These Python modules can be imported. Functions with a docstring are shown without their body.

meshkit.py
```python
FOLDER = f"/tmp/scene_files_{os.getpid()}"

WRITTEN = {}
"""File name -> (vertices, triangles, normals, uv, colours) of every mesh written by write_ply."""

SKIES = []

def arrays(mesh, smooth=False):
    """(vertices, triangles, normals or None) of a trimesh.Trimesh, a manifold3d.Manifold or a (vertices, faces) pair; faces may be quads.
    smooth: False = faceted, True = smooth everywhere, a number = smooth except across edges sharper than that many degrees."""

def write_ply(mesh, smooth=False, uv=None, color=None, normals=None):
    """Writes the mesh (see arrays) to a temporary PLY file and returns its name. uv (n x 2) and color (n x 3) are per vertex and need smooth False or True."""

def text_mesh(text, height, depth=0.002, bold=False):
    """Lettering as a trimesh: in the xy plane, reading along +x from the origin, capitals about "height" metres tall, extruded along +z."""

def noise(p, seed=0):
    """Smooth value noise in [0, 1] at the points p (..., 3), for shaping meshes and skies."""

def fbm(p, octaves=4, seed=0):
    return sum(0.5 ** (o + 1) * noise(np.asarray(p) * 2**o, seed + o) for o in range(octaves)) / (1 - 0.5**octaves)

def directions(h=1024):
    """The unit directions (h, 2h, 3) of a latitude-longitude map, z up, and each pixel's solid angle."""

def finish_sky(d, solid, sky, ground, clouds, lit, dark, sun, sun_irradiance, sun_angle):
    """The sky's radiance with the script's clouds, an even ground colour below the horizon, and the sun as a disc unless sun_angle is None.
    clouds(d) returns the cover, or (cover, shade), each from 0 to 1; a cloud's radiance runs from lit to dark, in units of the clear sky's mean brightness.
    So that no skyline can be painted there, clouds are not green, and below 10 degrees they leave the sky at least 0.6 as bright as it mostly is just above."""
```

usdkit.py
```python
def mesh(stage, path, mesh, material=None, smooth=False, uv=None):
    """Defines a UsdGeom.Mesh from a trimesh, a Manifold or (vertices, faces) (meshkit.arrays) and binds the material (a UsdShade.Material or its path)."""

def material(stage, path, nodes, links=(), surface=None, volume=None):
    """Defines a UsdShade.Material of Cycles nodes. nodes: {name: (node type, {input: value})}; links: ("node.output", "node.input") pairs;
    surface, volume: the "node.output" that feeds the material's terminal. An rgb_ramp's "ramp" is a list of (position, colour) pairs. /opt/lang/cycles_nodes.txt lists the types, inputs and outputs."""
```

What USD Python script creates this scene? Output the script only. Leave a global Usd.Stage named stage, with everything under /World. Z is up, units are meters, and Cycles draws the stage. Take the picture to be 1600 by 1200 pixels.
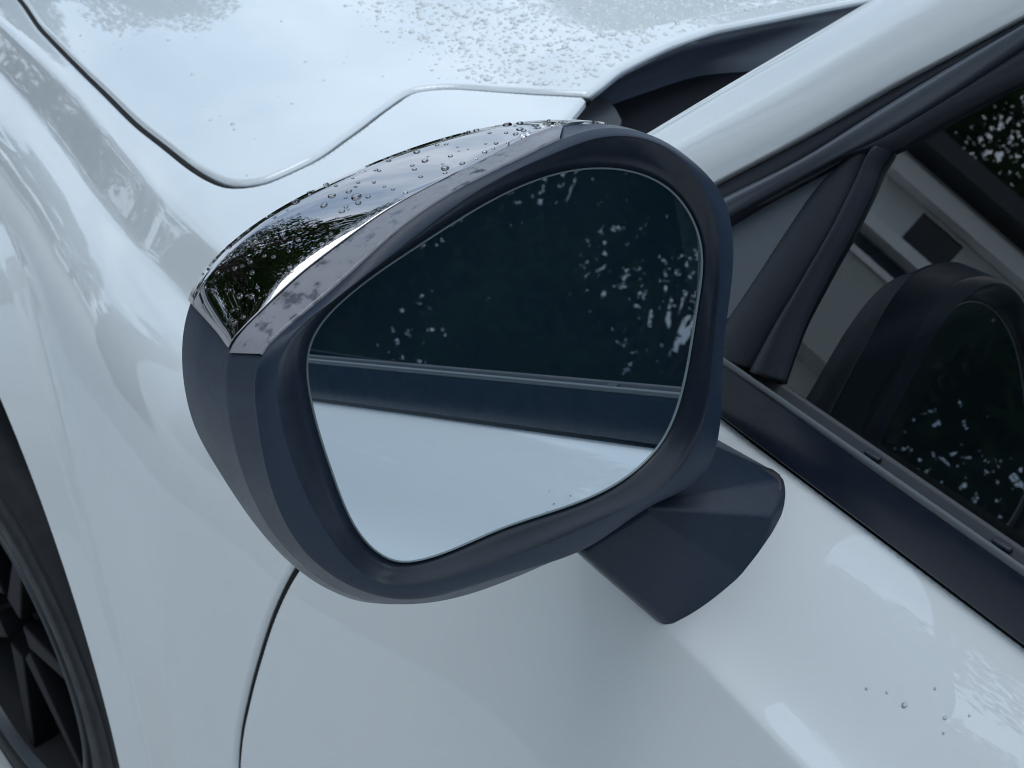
import math, random
import numpy as np, trimesh, shapely, usdkit
from shapely.geometry import Polygon, LineString
from scipy.interpolate import PchipInterpolator, LinearNDInterpolator, CubicSpline, splprep, splev
from scipy.spatial import Delaunay, cKDTree
from pxr import Usd, UsdGeom, UsdLux, UsdShade, Sdf, Gf, Vt
import manifold3d as m3

rng = np.random.default_rng(7); random.seed(7)
stage = Usd.Stage.CreateInMemory()
UsdGeom.SetStageUpAxis(stage, UsdGeom.Tokens.z); UsdGeom.SetStageMetersPerUnit(stage, 1)
UsdGeom.Xform.Define(stage, '/World'); UsdGeom.Scope.Define(stage, '/World/Looks')
A = np.array

# ------------------------------------------------------------------ camera, sky, sun
EXPOSURE = 0.36
SKY_STRENGTH = 0.108
SUN_INT = 0.20
SUN_EL, SUN_AZ = math.radians(84), math.radians(-90)     # azimuth from +y towards +x
FPX, YAW, PITCH, DIST = 2100.0, math.radians(34), math.radians(30), 0.6
MC = A([-.17, 0, 1.05])                                    # middle of the mirror glass
D = A([math.sin(YAW)*math.cos(PITCH), math.cos(YAW)*math.cos(PITCH), -math.sin(PITCH)])
R = A([math.cos(YAW), -math.sin(YAW), 0]); U = np.cross(R, D); C = MC - DIST*D
cam = UsdGeom.Camera.Define(stage, '/World/camera')
cam.CreateHorizontalApertureAttr(36.0); cam.CreateVerticalApertureAttr(27.0)
cam.CreateFocalLengthAttr(36.0*FPX/1600); cam.CreateClippingRangeAttr(Gf.Vec2f(.02, 500))
cam.CreateFStopAttr(28.0); cam.CreateFocusDistanceAttr(0.62)
try: cam.CreateExposureAttr(EXPOSURE)
except Exception: cam.GetPrim().CreateAttribute('exposure', Sdf.ValueTypeNames.Float).Set(EXPOSURE)
mt = Gf.Matrix4d(*R, 0, *U, 0, *(-D), 0, *C, 1)
cam.AddTransformOp().Set(mt)

sun = UsdLux.DistantLight.Define(stage, '/World/sun')
sun.CreateIntensityAttr(SUN_INT); sun.CreateAngleAttr(32.0); sun.CreateColorAttr(Gf.Vec3f(1, .985, .965))
sun.GetPrim().CreateAttribute('inputs:normalize', Sdf.ValueTypeNames.Bool).Set(True)
sun.AddRotateZOp().Set(-math.degrees(SUN_AZ)); sun.AddRotateXOp().Set(-(90 - math.degrees(SUN_EL)))
sky = UsdLux.DomeLight.Define(stage, '/World/sky')
usdkit.material(stage, '/World/Looks/sky_look', {
    'tc': ('texture_coordinate', {}), 'mp': ('mapping', {'scale': (1, 1, 2.2)}),
    'n': ('noise_texture', {'scale': 3.2, 'detail': 6, 'roughness': .55}),
    'r': ('rgb_ramp', {'ramp': [(.34, (3.7, 5.2, 7.0)), (.66, (9.0, 10.3, 11.6))]}),
    's': ('sky_texture', {'sky_type': 'single_scattering', 'sun_disc': False, 'sun_elevation': SUN_EL, 'sun_rotation': SUN_AZ}),
    'm': ('mix_color', {'fac': .85, 'use_clamp': False, 'use_clamp_result': False}), 'b': ('background_shader', {'strength': SKY_STRENGTH})},
    [('tc.generated', 'mp.vector'), ('mp.vector', 'n.vector'), ('n.fac', 'r.fac'), ('s.color', 'm.a'), ('r.color', 'm.b'), ('m.result', 'b.color')], surface='b.background')
UsdShade.MaterialBindingAPI.Apply(sky.GetPrim()).Bind(UsdShade.Material.Get(stage, '/World/Looks/sky_look'))
sky.GetPrim().SetCustomDataByKey('kind', 'structure')

# ------------------------------------------------------------------ helpers
def tag(prim, label=None, category=None, group=None, kind=None):
    for k, v in (('label', label), ('category', category), ('group', group), ('kind', kind)):
        if v: prim.SetCustomDataByKey(k, v)
    return prim
def numbered(parent, name):
    p, i = f'{parent}/{name}', 0
    while stage.GetPrimAtPath(p): i += 1; p = f'{parent}/{name}_{i:03d}'
    return p
def obj(name, mesh, material, parent='/World', smooth=True, normals=None, **tags):
    parent = parent if isinstance(parent, str) else str(parent.GetPath())
    p = numbered(parent, name)
    if normals is not None:
        v, f = mesh
        m = usdkit.mesh(stage, p, (v, f), L[material], False)
        m.CreateNormalsAttr(Vt.Vec3fArray.FromNumpy(np.asarray(normals, np.float32))); m.SetNormalsInterpolation('vertex')
    else:
        m = usdkit.mesh(stage, p, mesh, L[material], smooth)
    return tag(m.GetPrim(), **tags)
def ray(p): return D + (p[0]-800)/FPX*R - (p[1]-600)/FPX*U
def on_plane(p, q, n):
    v = ray(p); return C + v*(np.dot(A(q)-C, n)/np.dot(v, n))
def on_x(p, x): return on_plane(p, (x, 0, 0), (1, 0, 0))
def on_z(p, z): return on_plane(p, (0, 0, z), (0, 0, 1))
def at_t(p, t): return C + ray(p)*t
def project(q):
    w = np.asarray(q) - C; z = w@D
    return np.stack([800 + FPX*(w@R)/z, 600 - FPX*(w@U)/z], -1)
def curve(pts, n, k=3):                                     # smooth resample by length
    pts = np.asarray(pts, float); t = np.r_[0, np.cumsum(np.linalg.norm(np.diff(pts, axis=0), axis=1))]
    f = PchipInterpolator(t, pts) if k == 3 else (lambda s: np.stack([np.interp(s, t, pts[:, i]) for i in range(pts.shape[1])], -1))
    return f(np.linspace(0, t[-1], n))
def closed_curve(pts, n, s=0):
    pts = np.vstack([pts, pts[:1]]).astype(float)
    tck, _ = splprep(pts.T, s=s, per=True); return np.stack(splev(np.linspace(0, 1, n, endpoint=False), tck), -1)
def grid_mesh(g, close_v=False):                            # (n, m, 3) -> quads
    n, m = g.shape[:2]; idx = np.arange(n*m).reshape(n, m)
    if close_v: idx = np.hstack([idx, idx[:, :1]])
    q = np.stack([idx[:-1, :-1], idx[1:, :-1], idx[1:, 1:], idx[:-1, 1:]], -1).reshape(-1, 4)
    return trimesh.Trimesh(g.reshape(-1, 3), np.vstack([q[:, [0, 1, 2]], q[:, [0, 2, 3]]]), process=False)
def ribbon(a, b, normal, bulge=.004, thick=.006, n=60, m=10, power=.5, ext=None):
    """A solid strip between two 3D edge curves, crowned outwards, with a back face."""
    a, b = curve(a, n), curve(b, n); nn = np.broadcast_to(A(normal, float)/np.linalg.norm(normal), (n, 3))
    s = np.linspace(0, 1, m)
    h = bulge*np.power(np.clip(np.sin(np.pi*s), 0, 1), power)
    front = a[:, None]*(1-s)[None, :, None] + b[:, None]*s[None, :, None] + nn[:, None]*h[None, :, None]
    back = front[:, ::-1]*1.0; back = a[:, None]*(s)[None, :, None] + b[:, None]*(1-s)[None, :, None] - nn[:, None]*thick
    g = np.concatenate([front, back], 1)
    me = grid_mesh(g, True)
    k = g.shape[1]; last = (n-1)*k
    caps = [[0, i, i+1] for i in range(1, k-1)] + [[last, last+i+1, last+i] for i in range(1, k-1)]
    me = trimesh.Trimesh(me.vertices, np.vstack([me.faces, caps]), process=False); me.fix_normals(); return me
def hull(pts, r, seg=12):
    return m3.Manifold.batch_hull([m3.Manifold.sphere(r, seg).translate([float(c) for c in p]) for p in pts])
def tube(pts, r, n=12, res=40):
    pts = curve(pts, res); t = np.gradient(pts, axis=0); t /= np.linalg.norm(t, axis=1)[:, None]
    up = A([.3, .1, 1.]); s = np.cross(t, up); s /= np.linalg.norm(s, axis=1)[:, None]; w = np.cross(s, t)
    th = np.linspace(0, 2*np.pi, n, endpoint=False); rr = np.broadcast_to(r, (res,))
    g = pts[:, None] + rr[:, None, None]*(np.cos(th)[None, :, None]*s[:, None] + np.sin(th)[None, :, None]*w[:, None])
    return grid_mesh(g, True)
def merge(*ms): return trimesh.util.concatenate([m for m in ms])

# ------------------------------------------------------------------ materials
L = {}
def mat(name, nodes, links, surface='p.BSDF'):
    L[name] = usdkit.material(stage, '/World/Looks/' + name, nodes, links, surface=surface)
def simple(name, color, rough=.5, bump=None, vary=0, **kw):
    nodes = {'p': ('principled_bsdf', {'base_color': color, 'roughness': rough, **kw})}; links = []
    if bump or vary: nodes['g'] = ('geometry', {})
    if bump:
        sc, dist = bump
        nodes['n'] = ('noise_texture', {'scale': sc, 'detail': 3}); nodes['b'] = ('bump', {'strength': .6, 'distance': dist})
        links += [('g.position', 'n.vector'), ('n.fac', 'b.height'), ('b.normal', 'p.normal')]
    if vary:
        nodes['v'] = ('noise_texture', {'scale': 35, 'detail': 5, 'roughness': .65})
        nodes['vr'] = ('map_range', {'from_min': .3, 'from_max': .7, 'to_min': max(0, rough-vary), 'to_max': rough+vary})
        links += [('g.position', 'v.vector'), ('v.fac', 'vr.value'), ('vr.result', 'p.roughness')]
    mat(name, nodes, links)
simple('white_paint', (.66, .705, .725), .45, coat_weight=1.0, coat_ior=1.7, coat_roughness=.012, specular_ior_level=.3)
simple('gloss_black', (.45, .43, .435), .02, metallic=1.0)
simple('matte_plastic', (.014, .024, .043), .32, bump=(2600, .00025), vary=.06, specular_ior_level=.38)
simple('satin_black', (.009, .013, .022), .27, vary=.06, specular_ior_level=.42)
mat('slate_strip', {'g': ('geometry', {}), 'n': ('noise_texture', {'scale': 130, 'detail': 4, 'roughness': .6}), 'r': ('rgb_ramp', {'ramp': [(.36, (.085, .09, .105)), (.46, (.20, .20, .225)), (1, (.24, .24, .265))]}),
    'q': ('map_range', {'from_min': .36, 'from_max': .5, 'to_min': .12, 'to_max': .42}), 'p': ('principled_bsdf', {})}, [('g.position', 'n.vector'), ('n.fac', 'r.fac'), ('r.color', 'p.base_color'), ('n.fac', 'q.value'), ('q.result', 'p.roughness')])
simple('grey_panel', (.080, .097, .115), .5, bump=(3000, .0002))
simple('rubber', (.009, .013, .021), .48, bump=(1500, .0003))
simple('grey_rubber', (.042, .049, .057), .6, bump=(1200, .0005), vary=.1)
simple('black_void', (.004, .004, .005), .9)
simple('liner_black', (.010, .011, .012), .8, bump=(300, .002))
simple('tyre_rubber', (.014, .017, .022), .65, bump=(700, .0006), vary=.1)
simple('rim_black', (.0015, .002, .004), .6, specular_ior_level=.2)
simple('rim_metal', (.05, .06, .07), .4, metallic=.3)
simple('frame_satin', (.055, .065, .08), .28, vary=.05)
simple('lip_highlight', (.075, .088, .098), .35)  # lighter grey paints the highlight line along the moulding edge
simple('dash_grey', (.075, .085, .09), .6, bump=(1200, .0004))
simple('dash_dark', (.022, .025, .028), .6, bump=(1200, .0004))
simple('dash_trim', (.32, .35, .36), .35, metallic=.2)
simple('dash_blue', (.02, .05, .075), .3)
simple('cowl_lit', (.050, .065, .092), .4, bump=(1500, .0003))  # lighter copy of the cowl's black plastic, sky sheen put into the colour
simple('cowl_black', (.003, .004, .007), .7, specular_ior_level=.15)  # darker copy, cowl shade put into the colour; door card uses it too
simple('edge_glass', (.15, .19, .20), .2)
simple('pale_ground', (.55, .55, .535), .85, bump=(180, .004))  # pale concrete tone, lightened to bounce fill onto the door
simple('bark', (.06, .045, .035), .9, bump=(40, .02))
simple('house_wall', (.74, .76, .76), .7, bump=(60, .004))
simple('house_garage', (.48, .50, .49), .6)
simple('house_trim', (.8, .8, .8), .5)
simple('house_roof', (.05, .05, .055), .8, bump=(30, .01))
mat('mirror_silver', {'g': ('glossy_bsdf', {'color': (.80, .87, .93), 'roughness': .0}), 'd': ('diffuse_bsdf', {'color': (.12, .30, .48)}), 'm': ('mix_closure', {'fac': .02})}, [('g.BSDF', 'm.closure1'), ('d.BSDF', 'm.closure2')], 'm.closure')  # blue diffuse mixed in paints a veil of haze over the darks
mat('tinted_glass', {'f': ('fresnel', {'IOR': 2.35}), 't': ('transparent_bsdf', {'color': (.30, .40, .40)}),
    'g': ('glossy_bsdf', {'color': (1, 1, 1), 'roughness': .0}), 'm': ('mix_closure', {})},
    [('f.fac', 'm.fac'), ('t.BSDF', 'm.closure1'), ('g.BSDF', 'm.closure2')], 'm.closure')
mat('dark_glass', {'p': ('principled_bsdf', {'base_color': (.006, .008, .01), 'roughness': .02})}, [])
mat('bead_water', {'f': ('fresnel', {'IOR': 1.6}), 't': ('transparent_bsdf', {'color': (.98, .99, .99)}), 'd': ('diffuse_bsdf', {'color': (.95, .97, .98)}), 'w': ('mix_closure', {'fac': .55}), 'g': ('glossy_bsdf', {'color': (1, 1, 1), 'roughness': .05}), 'm': ('mix_closure', {})},  # white diffuse share stands in for sky glints on the beads
    [('f.fac', 'm.fac'), ('t.BSDF', 'w.closure1'), ('d.BSDF', 'w.closure2'), ('w.closure', 'm.closure1'), ('g.BSDF', 'm.closure2')], 'm.closure')
mat('water', {'f': ('fresnel', {'IOR': 1.55}), 't': ('transparent_bsdf', {'color': (.97, .98, .98)}), 'g': ('glossy_bsdf', {'color': (1, 1, 1), 'roughness': .02}), 'm': ('mix_closure', {})},
    [('f.fac', 'm.fac'), ('t.BSDF', 'm.closure1'), ('g.BSDF', 'm.closure2')], 'm.closure')
mat('leaves', {'oi': ('geometry', {}), 'r': ('rgb_ramp', {'ramp': [(0, (.018, .035, .016)), (1, (.06, .095, .04))]}),
    'd': ('diffuse_bsdf', {}), 't': ('translucent_bsdf', {'color': (.05, .09, .02)}), 'm': ('mix_closure', {'fac': .25})},
    [('oi.random_per_island', 'r.fac'), ('r.color', 'd.color'), ('d.BSDF', 'm.closure1'), ('t.BSDF', 'm.closure2')], 'm.closure')

# ------------------------------------------------------------------ body surface: sections along y, v runs from the middle of the hood down to the sill
ARCH_Y, ARCH_Z, ARCH_R = .980, .333, .380
def ridge_at(y): return A([float(np.interp(y, *RX)), float(np.interp(y, *RZ))])
RX = ([-2.2, -1.0, -.4, -.14, 0, .06, .2, .46, .6, .74, .92, 1.2, 1.7], [-.17, -.145, -.112, -.092, -.082, -.080, -.092, -.112, -.112, -.103, -.085, -.066, -.04])
RZ = ([-2.2, -.4, -.14, 0, .06, .2, .46, .6, .74, .92, 1.2, 1.7], [.875, .875, .877, .880, .882, .89, .905, .909, .911, .911, .906, .88])
def belt_x(y): return -.003 - .085*(.03 - y)
BELT_Z = .9555
def fender_rel(): return A([(1.4,.055),(.55,.086),(.30,.075),(.16,.055),(.085,.037),(.045,.0245),(.012,.0125),(.002,.0055),(-.0015,.000),(-.0195,-.034),(-.0235,-.0395),(-.052,-.053),(-.082,-.088),(-.098,-.165),(-.117,-.36),(-.120,-.95)])
def door_ctrl(y):
    r = ridge_at(y); bx = belt_x(y); b = A([bx, BELT_Z])
    top = [b+A([.05, .003]), b+A([.04, .0025]), b+A([.03, .002]), b+A([.02, .0015]), b+A([.010, .001]), b+A([.0015, -.0005])]
    top += [b*.6 + r*.4 + A([.0, .0005]), r + A([.019, .0135])]
    low = [r+A([.0022, .0020]), r+A([-.0002, -.0004]), r+A([-.0012, -.0045])] + [r+A(q) for q in ((-.012, -.06), (-.03, -.15), (-.05, -.28), (-.06, -.42), (-.06, -.95))]
    return A(top + low)
ST = [-2.2, -1.2, -.6, -.3, -.14, 0, .08, .30, .46, .6, .74, .92, 1.2, 1.7]
CT = []
for y in ST:
    f = fender_rel() + ridge_at(y)
    w = np.clip((y - .08)/(.46-.08), 0, 1); w = w*w*(3-2*w)
    CT.append(door_ctrl(y)*(1-w) + f*w)
CT = A(CT); KV = CT.shape[1]
CTP = np.concatenate([2*CT[:, :1]-CT[:, 1:2], CT, 2*CT[:, -1:]-CT[:, -2:-1]], 1)
ctf = PchipInterpolator(ST, CTP)
FLW, LIP_X = .078, -.243
def hood_dome(x, y, z):                                     # raised middle of the hood with a soft crease
    s = x - (.215 + .16*(y-.62)) ; t = np.clip((s+.02)/.10, 0, 1); t = t*t*(3-2*t)
    fade = np.clip((y-.45)/.12, 0, 1)
    return z + .010*t*fade
def body(y, v, flare=True):
    y = np.asarray(y, float); v = np.clip(np.asarray(v, float), 0, KV-1.0001)
    c = ctf(y); i = v.astype(int); u = v - i
    b = [(1-u)**3/6, (3*u**3-6*u**2+4)/6, (-3*u**3+3*u**2+3*u+1)/6, u**3/6]
    n = np.arange(len(y)); xz = sum(b[k][:, None]*c[n, i+k] for k in range(4))
    x, z = xz[:, 0].copy(), xz[:, 1].copy()
    z = hood_dome(x, y, z)
    if flare:
        dist = np.hypot(y-ARCH_Y, z-ARCH_Z) - ARCH_R
        k = np.clip(1 - dist/FLW, 0, 1); t = np.clip((FLW-dist)/.016, 0, 1); t = t*t*(3-2*t)
        k = np.where((dist < FLW) & (v > 10), k, 0)
        x = x*(1-k) + LIP_X*k - np.where(v > 10, .0035*t*(1-k), 0)
    return np.stack([x, y, z], -1)
def body_normal(y, v):
    e = 2e-3
    a = body(y+e, v) - body(y-e, v); b = body(y, np.asarray(v)+.03) - body(y, np.asarray(v)-.03)
    n = np.cross(b, a); n /= np.linalg.norm(n, axis=1)[:, None] + 1e-12
    s = np.sign((n*A([-.6, 0, .8])).sum(1)); return n*np.where(s == 0, 1, s)[:, None]
_vk = np.linspace(0, KV-1.001, 600); _q = .5*(body(np.full(600, .7), _vk, False) + body(np.full(600, .4), _vk, False))
_s = np.r_[0, np.cumsum(np.maximum(np.linalg.norm(np.diff(_q, axis=0), axis=1), 3e-5))]
v2s = lambda v: np.interp(v, _vk, _s)                       # section parameter <-> metres along the section
s2v = lambda w: np.interp(w, _s, _vk)
gy, gv = np.meshgrid(np.linspace(-1.0, 1.7, 700), np.linspace(0, KV-1.001, 420), indexing='ij')
gq = body(gy.ravel(), gv.ravel()); gp = project(gq)
face = ((gq - C)*body_normal(gy.ravel(), gv.ravel())).sum(1) < 0
inside = face & (gp[:, 0] > -250) & (gp[:, 0] < 1850) & (gp[:, 1] > -250) & (gp[:, 1] < 1450) & (((gq-C)@D) > .1)
def inverse(cond):
    k = inside & cond; return LinearNDInterpolator(gp[k], np.stack([gy.ravel()[k], gv.ravel()[k]], -1))
inv_top = inverse((gv.ravel() < 9.2) & (gy.ravel() > .28)); inv_side = inverse(gv.ravel() > 5.0)
def surf(px, inv): return inv(A(px, float))

def polys_patch(poly, step=.011, edge=.003, roll=.0035, skirt=.012, fmap=None, fnorm=None, crease=True, flare=False):
    """Panel from a polygon in (y, v*VS), its rim rounded over and turned down."""
    fmap = fmap or (lambda p: body(p[:, 0], s2v(p[:, 1]))); fnorm = fnorm or (lambda p: body_normal(p[:, 0], s2v(p[:, 1])))
    rings = []; drops = []
    for dd, dr in ((0, roll), (edge*.3, roll*.32), (edge*.65, roll*.08), (edge, 0), (edge*2.2, 0)):
        g = poly.buffer(-dd, join_style=1) if dd else poly
        for h in getattr(g, 'geoms', [g]):
            if h.is_empty: continue
            ring = h.exterior; n = max(12, int(ring.length/.0055))
            rings.append(A([ring.interpolate(t).coords[0] for t in np.linspace(0, ring.length, n, endpoint=False)])); drops.append(np.full(n, dr))
    x0, y0, x1, y1 = poly.bounds
    gx, gyy = np.meshgrid(np.arange(x0, x1, step), np.arange(y0, y1, step*.8)); g = np.stack([gx.ravel(), gyy.ravel()], -1)
    inner = poly.buffer(-edge*3.2); g = g[shapely.contains_xy(inner, g[:, 0], g[:, 1])]
    if crease:                                              # extra rows along the character line
        gx, gyy = np.meshgrid(np.arange(x0, x1, step*.8), v2s(np.arange(6.3, 10.7, .11))); h = np.stack([gx.ravel(), gyy.ravel()], -1)
        g = g[(g[:, 1] < v2s(6.2)) | (g[:, 1] > v2s(10.8))]; g = np.vstack([g, h[shapely.contains_xy(inner, h[:, 0], h[:, 1])]])
    if flare:                                               # extra rows along the wheel arch
        b0 = body(g[:, 0], s2v(g[:, 1]), False); dd = np.hypot(b0[:, 1]-ARCH_Y, b0[:, 2]-ARCH_Z) - ARCH_R
        g = g[(dd < .012) | (dd > FLW+.012)]; h = []
        for dd in np.r_[np.arange(.014, .056, .007), np.arange(.058, FLW+.012, .0035)]:
            for a_ in np.linspace(math.radians(-15), math.radians(200), 330):
                h.append((ARCH_Y + (ARCH_R+dd)*math.cos(a_), ARCH_Z + (ARCH_R+dd)*math.sin(a_)))
        h = A(h); w_ = np.linspace(10, KV-1.01, 400); tab = np.linspace(h[:, 0].min(), h[:, 0].max(), 120); zz = A([body(np.full(400, t_), w_, False)[:, 2] for t_ in tab])
        fi = (h[:, 0]-tab[0])/(tab[1]-tab[0]); i0 = np.clip(fi.astype(int), 0, 118); fr = (fi-i0)[:, None]; zr_ = zz[i0]*(1-fr) + zz[i0+1]*fr
        hv_ = A([np.interp(-z_, -row, w_) for z_, row in zip(h[:, 1], zr_)]); h = np.stack([h[:, 0], v2s(hv_)], -1)
        g = np.vstack([g, h[shapely.contains_xy(inner, h[:, 0], h[:, 1]) & (hv_ < KV-1.1) & (hv_ > 10.1)]])
    P2 = np.vstack(rings + [g]); dr = np.r_[np.concatenate(drops), np.zeros(len(g))]
    tri = Delaunay(P2 + 1e-7*rng.standard_normal(P2.shape)).simplices
    c = P2[tri].mean(1); tri = tri[shapely.contains_xy(poly, c[:, 0], c[:, 1])]
    p3, nn = fmap(P2), fnorm(P2)
    v = p3 - nn*dr[:, None]
    # orient
    fn = np.cross(v[tri[:, 1]]-v[tri[:, 0]], v[tri[:, 2]]-v[tri[:, 0]]); flip = (fn*nn[tri[:, 0]]).sum(1) < 0
    tri[flip] = tri[flip][:, ::-1]
    # outward direction of the rim for its normals
    n0 = len(rings[0]); nor = nn.copy(); off = 0
    tang = np.roll(v[:n0], -1, 0) - np.roll(v[:n0], 1, 0); out = np.cross(tang, nn[:n0]); out /= np.linalg.norm(out, axis=1)[:, None]+1e-12
    cen = fmap(np.array([[poly.representative_point().x, poly.representative_point().y]]))[0]
    if Polygon(rings[0]).exterior.is_ccw != (np.sign(1) > 0): pass
    # choose sign by comparing with the inner ring
    kd = cKDTree(v[n0:n0+len(rings[1])] if len(rings) > 1 else v[n0:]); _, j = kd.query(v[:n0]); d_in = v[n0:][j] - v[:n0]
    out *= -np.sign((out*d_in).sum(1) + 1e-12)[:, None]
    for ri, wgt in ((0, 1.6), (1, .9), (2, .35)):
        if ri < len(rings):
            m = len(rings[ri]); _, j = cKDTree(v[:n0]).query(v[off:off+m]); nor[off:off+m] = nn[off:off+m] + wgt*out[j]; off += m
    nor /= np.linalg.norm(nor, axis=1)[:, None]
    k = len(v); sk_top = v[:n0]; sk_bot = v[:n0] - nn[:n0]*skirt
    V = np.vstack([v, sk_top, sk_bot]); NN = np.vstack([nor, out, out]); i = np.arange(n0); j = (i+1) % n0
    sk = np.vstack([np.stack([k+i, k+j, k+n0+j], -1), np.stack([k+i, k+n0+j, k+n0+i], -1)])
    fn = np.cross(V[sk[:, 1]]-V[sk[:, 0]], V[sk[:, 2]]-V[sk[:, 0]]); flip = (fn*NN[sk[:, 0]]).sum(1) < 0; sk[flip] = sk[flip][:, ::-1]
    return (V, np.vstack([tri, sk])), NN

# ------------------------------------------------------------------ the car
car = UsdGeom.Xform.Define(stage, '/World/car').GetPrim()
tag(car, 'white car with wet hood, gloss black topped wing mirror and dark side window', 'car')

# hood / fender gap and door gap, traced on the body surface
gap_px = [(31, 0), (66, 48), (131, 114), (197, 179), (262, 232), (315, 271), (350, 287), (381, 289), (424, 280), (481, 254), (547, 210), (612, 162), (643, 143), (682, 137), (787, 141), (850, 145), (922, 149)]
gap = surf(gap_px, inv_top)
fwd = gap[0] + (gap[0]-gap[2])*A([(1.68-gap[0][0])/(gap[0][0]-gap[2][0])]*2)
gap = np.vstack([[1.68, max(3.2, fwd[1])], gap]); gap[:, 1] = v2s(gap[:, 1])
gline = LineString(curve(gap, 160))
rear_px = [(922, 149), (932, 142), (945, 133), (975, 109), (1050, 71), (1125, 45), (1200, 30), (1290, 12)]
rear = surf(rear_px, inv_top); rear[:, 1] = v2s(rear[:, 1])
rear = np.vstack([rear, [rear[-1][0]+.02, .02]])
hood_poly = Polygon(np.vstack([A(gline.coords), rear[1:], [1.68, .02]])).buffer(0)
hood_poly = hood_poly.buffer(-.003)
(hv, hn) = polys_patch(hood_poly, step=.014, edge=.006, roll=.003, skirt=.005, crease=False)
hood = obj('hood', hv, 'white_paint', car, normals=hn)

door_px = [(370, 1200), (374, 1150), (385, 1095), (402, 1030), (425, 960), (460, 890)]
dg = surf(door_px, inv_side)
dgl = np.vstack([[dg[0][0]+.03, KV-1.2], dg, [dg[-1][0]-.06, 10.4], [.20, 9.0], [.17, 7.4], [.15, 5.2]]); dgl[:, 1] = v2s(dgl[:, 1])
dline = A(LineString(curve(dgl, 120)).coords)
# wheel arch in (y, v)
th = np.linspace(math.radians(-25), math.radians(205), 90)
ay, az = ARCH_Y + ARCH_R*np.cos(th), ARCH_Z + ARCH_R*np.sin(th)
vv = np.linspace(10, KV-1.01, 500); arch = []
for y_, z_ in zip(ay, az):
    q = body(np.full(500, y_), vv, False); arch.append((y_, float(v2s(np.interp(-z_, -q[:, 2], vv)))))
arch_poly = Polygon(arch + [(arch[-1][0], 3.0), (arch[0][0], 3.0)]).buffer(0)
V_BOT = float(v2s(KV-1.15))
f_end = surf([(884, 194)], inv_top)[0]; f_end[1] = v2s(f_end[1])
fender_poly = Polygon(np.vstack([A(gline.coords)[:-1], [A(gline.coords)[-1]], [[f_end[0], f_end[1]], [.30, v2s(4.2)]], dline[::-1], [[1.68, V_BOT]]])).buffer(0).difference(arch_poly)
if hasattr(fender_poly, 'geoms'): fender_poly = max(fender_poly.geoms, key=lambda g: g.area if g.bounds[0] < .6 else 0)
fv, fn_ = polys_patch(fender_poly.buffer(-.0022), step=.0085, edge=.004, roll=.004, skirt=.005, flare=True)
fender = obj('front_fender', fv, 'white_paint', car, normals=fn_)
door_poly = Polygon(np.vstack([dline[dline[:, 1] > v2s(5.0)], [[.13, v2s(4.7)], [-.72, v2s(4.7)], [-.72, V_BOT]]])).buffer(0).buffer(-.0022)
dv, dn = polys_patch(door_poly, step=.010, edge=.003, roll=.003, skirt=.014)
door = obj('front_door', dv, 'white_paint', car, normals=dn)
rdoor_poly = Polygon([(-.725, v2s(4.7)), (-2.1, v2s(4.7)), (-2.1, V_BOT), (-.725, V_BOT)]).buffer(-.0016)
rv, rn = polys_patch(rdoor_poly, step=.03, edge=.003, roll=.003, skirt=.014)
rear_door = obj('rear_door', rv, 'white_paint', car, normals=rn)
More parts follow.
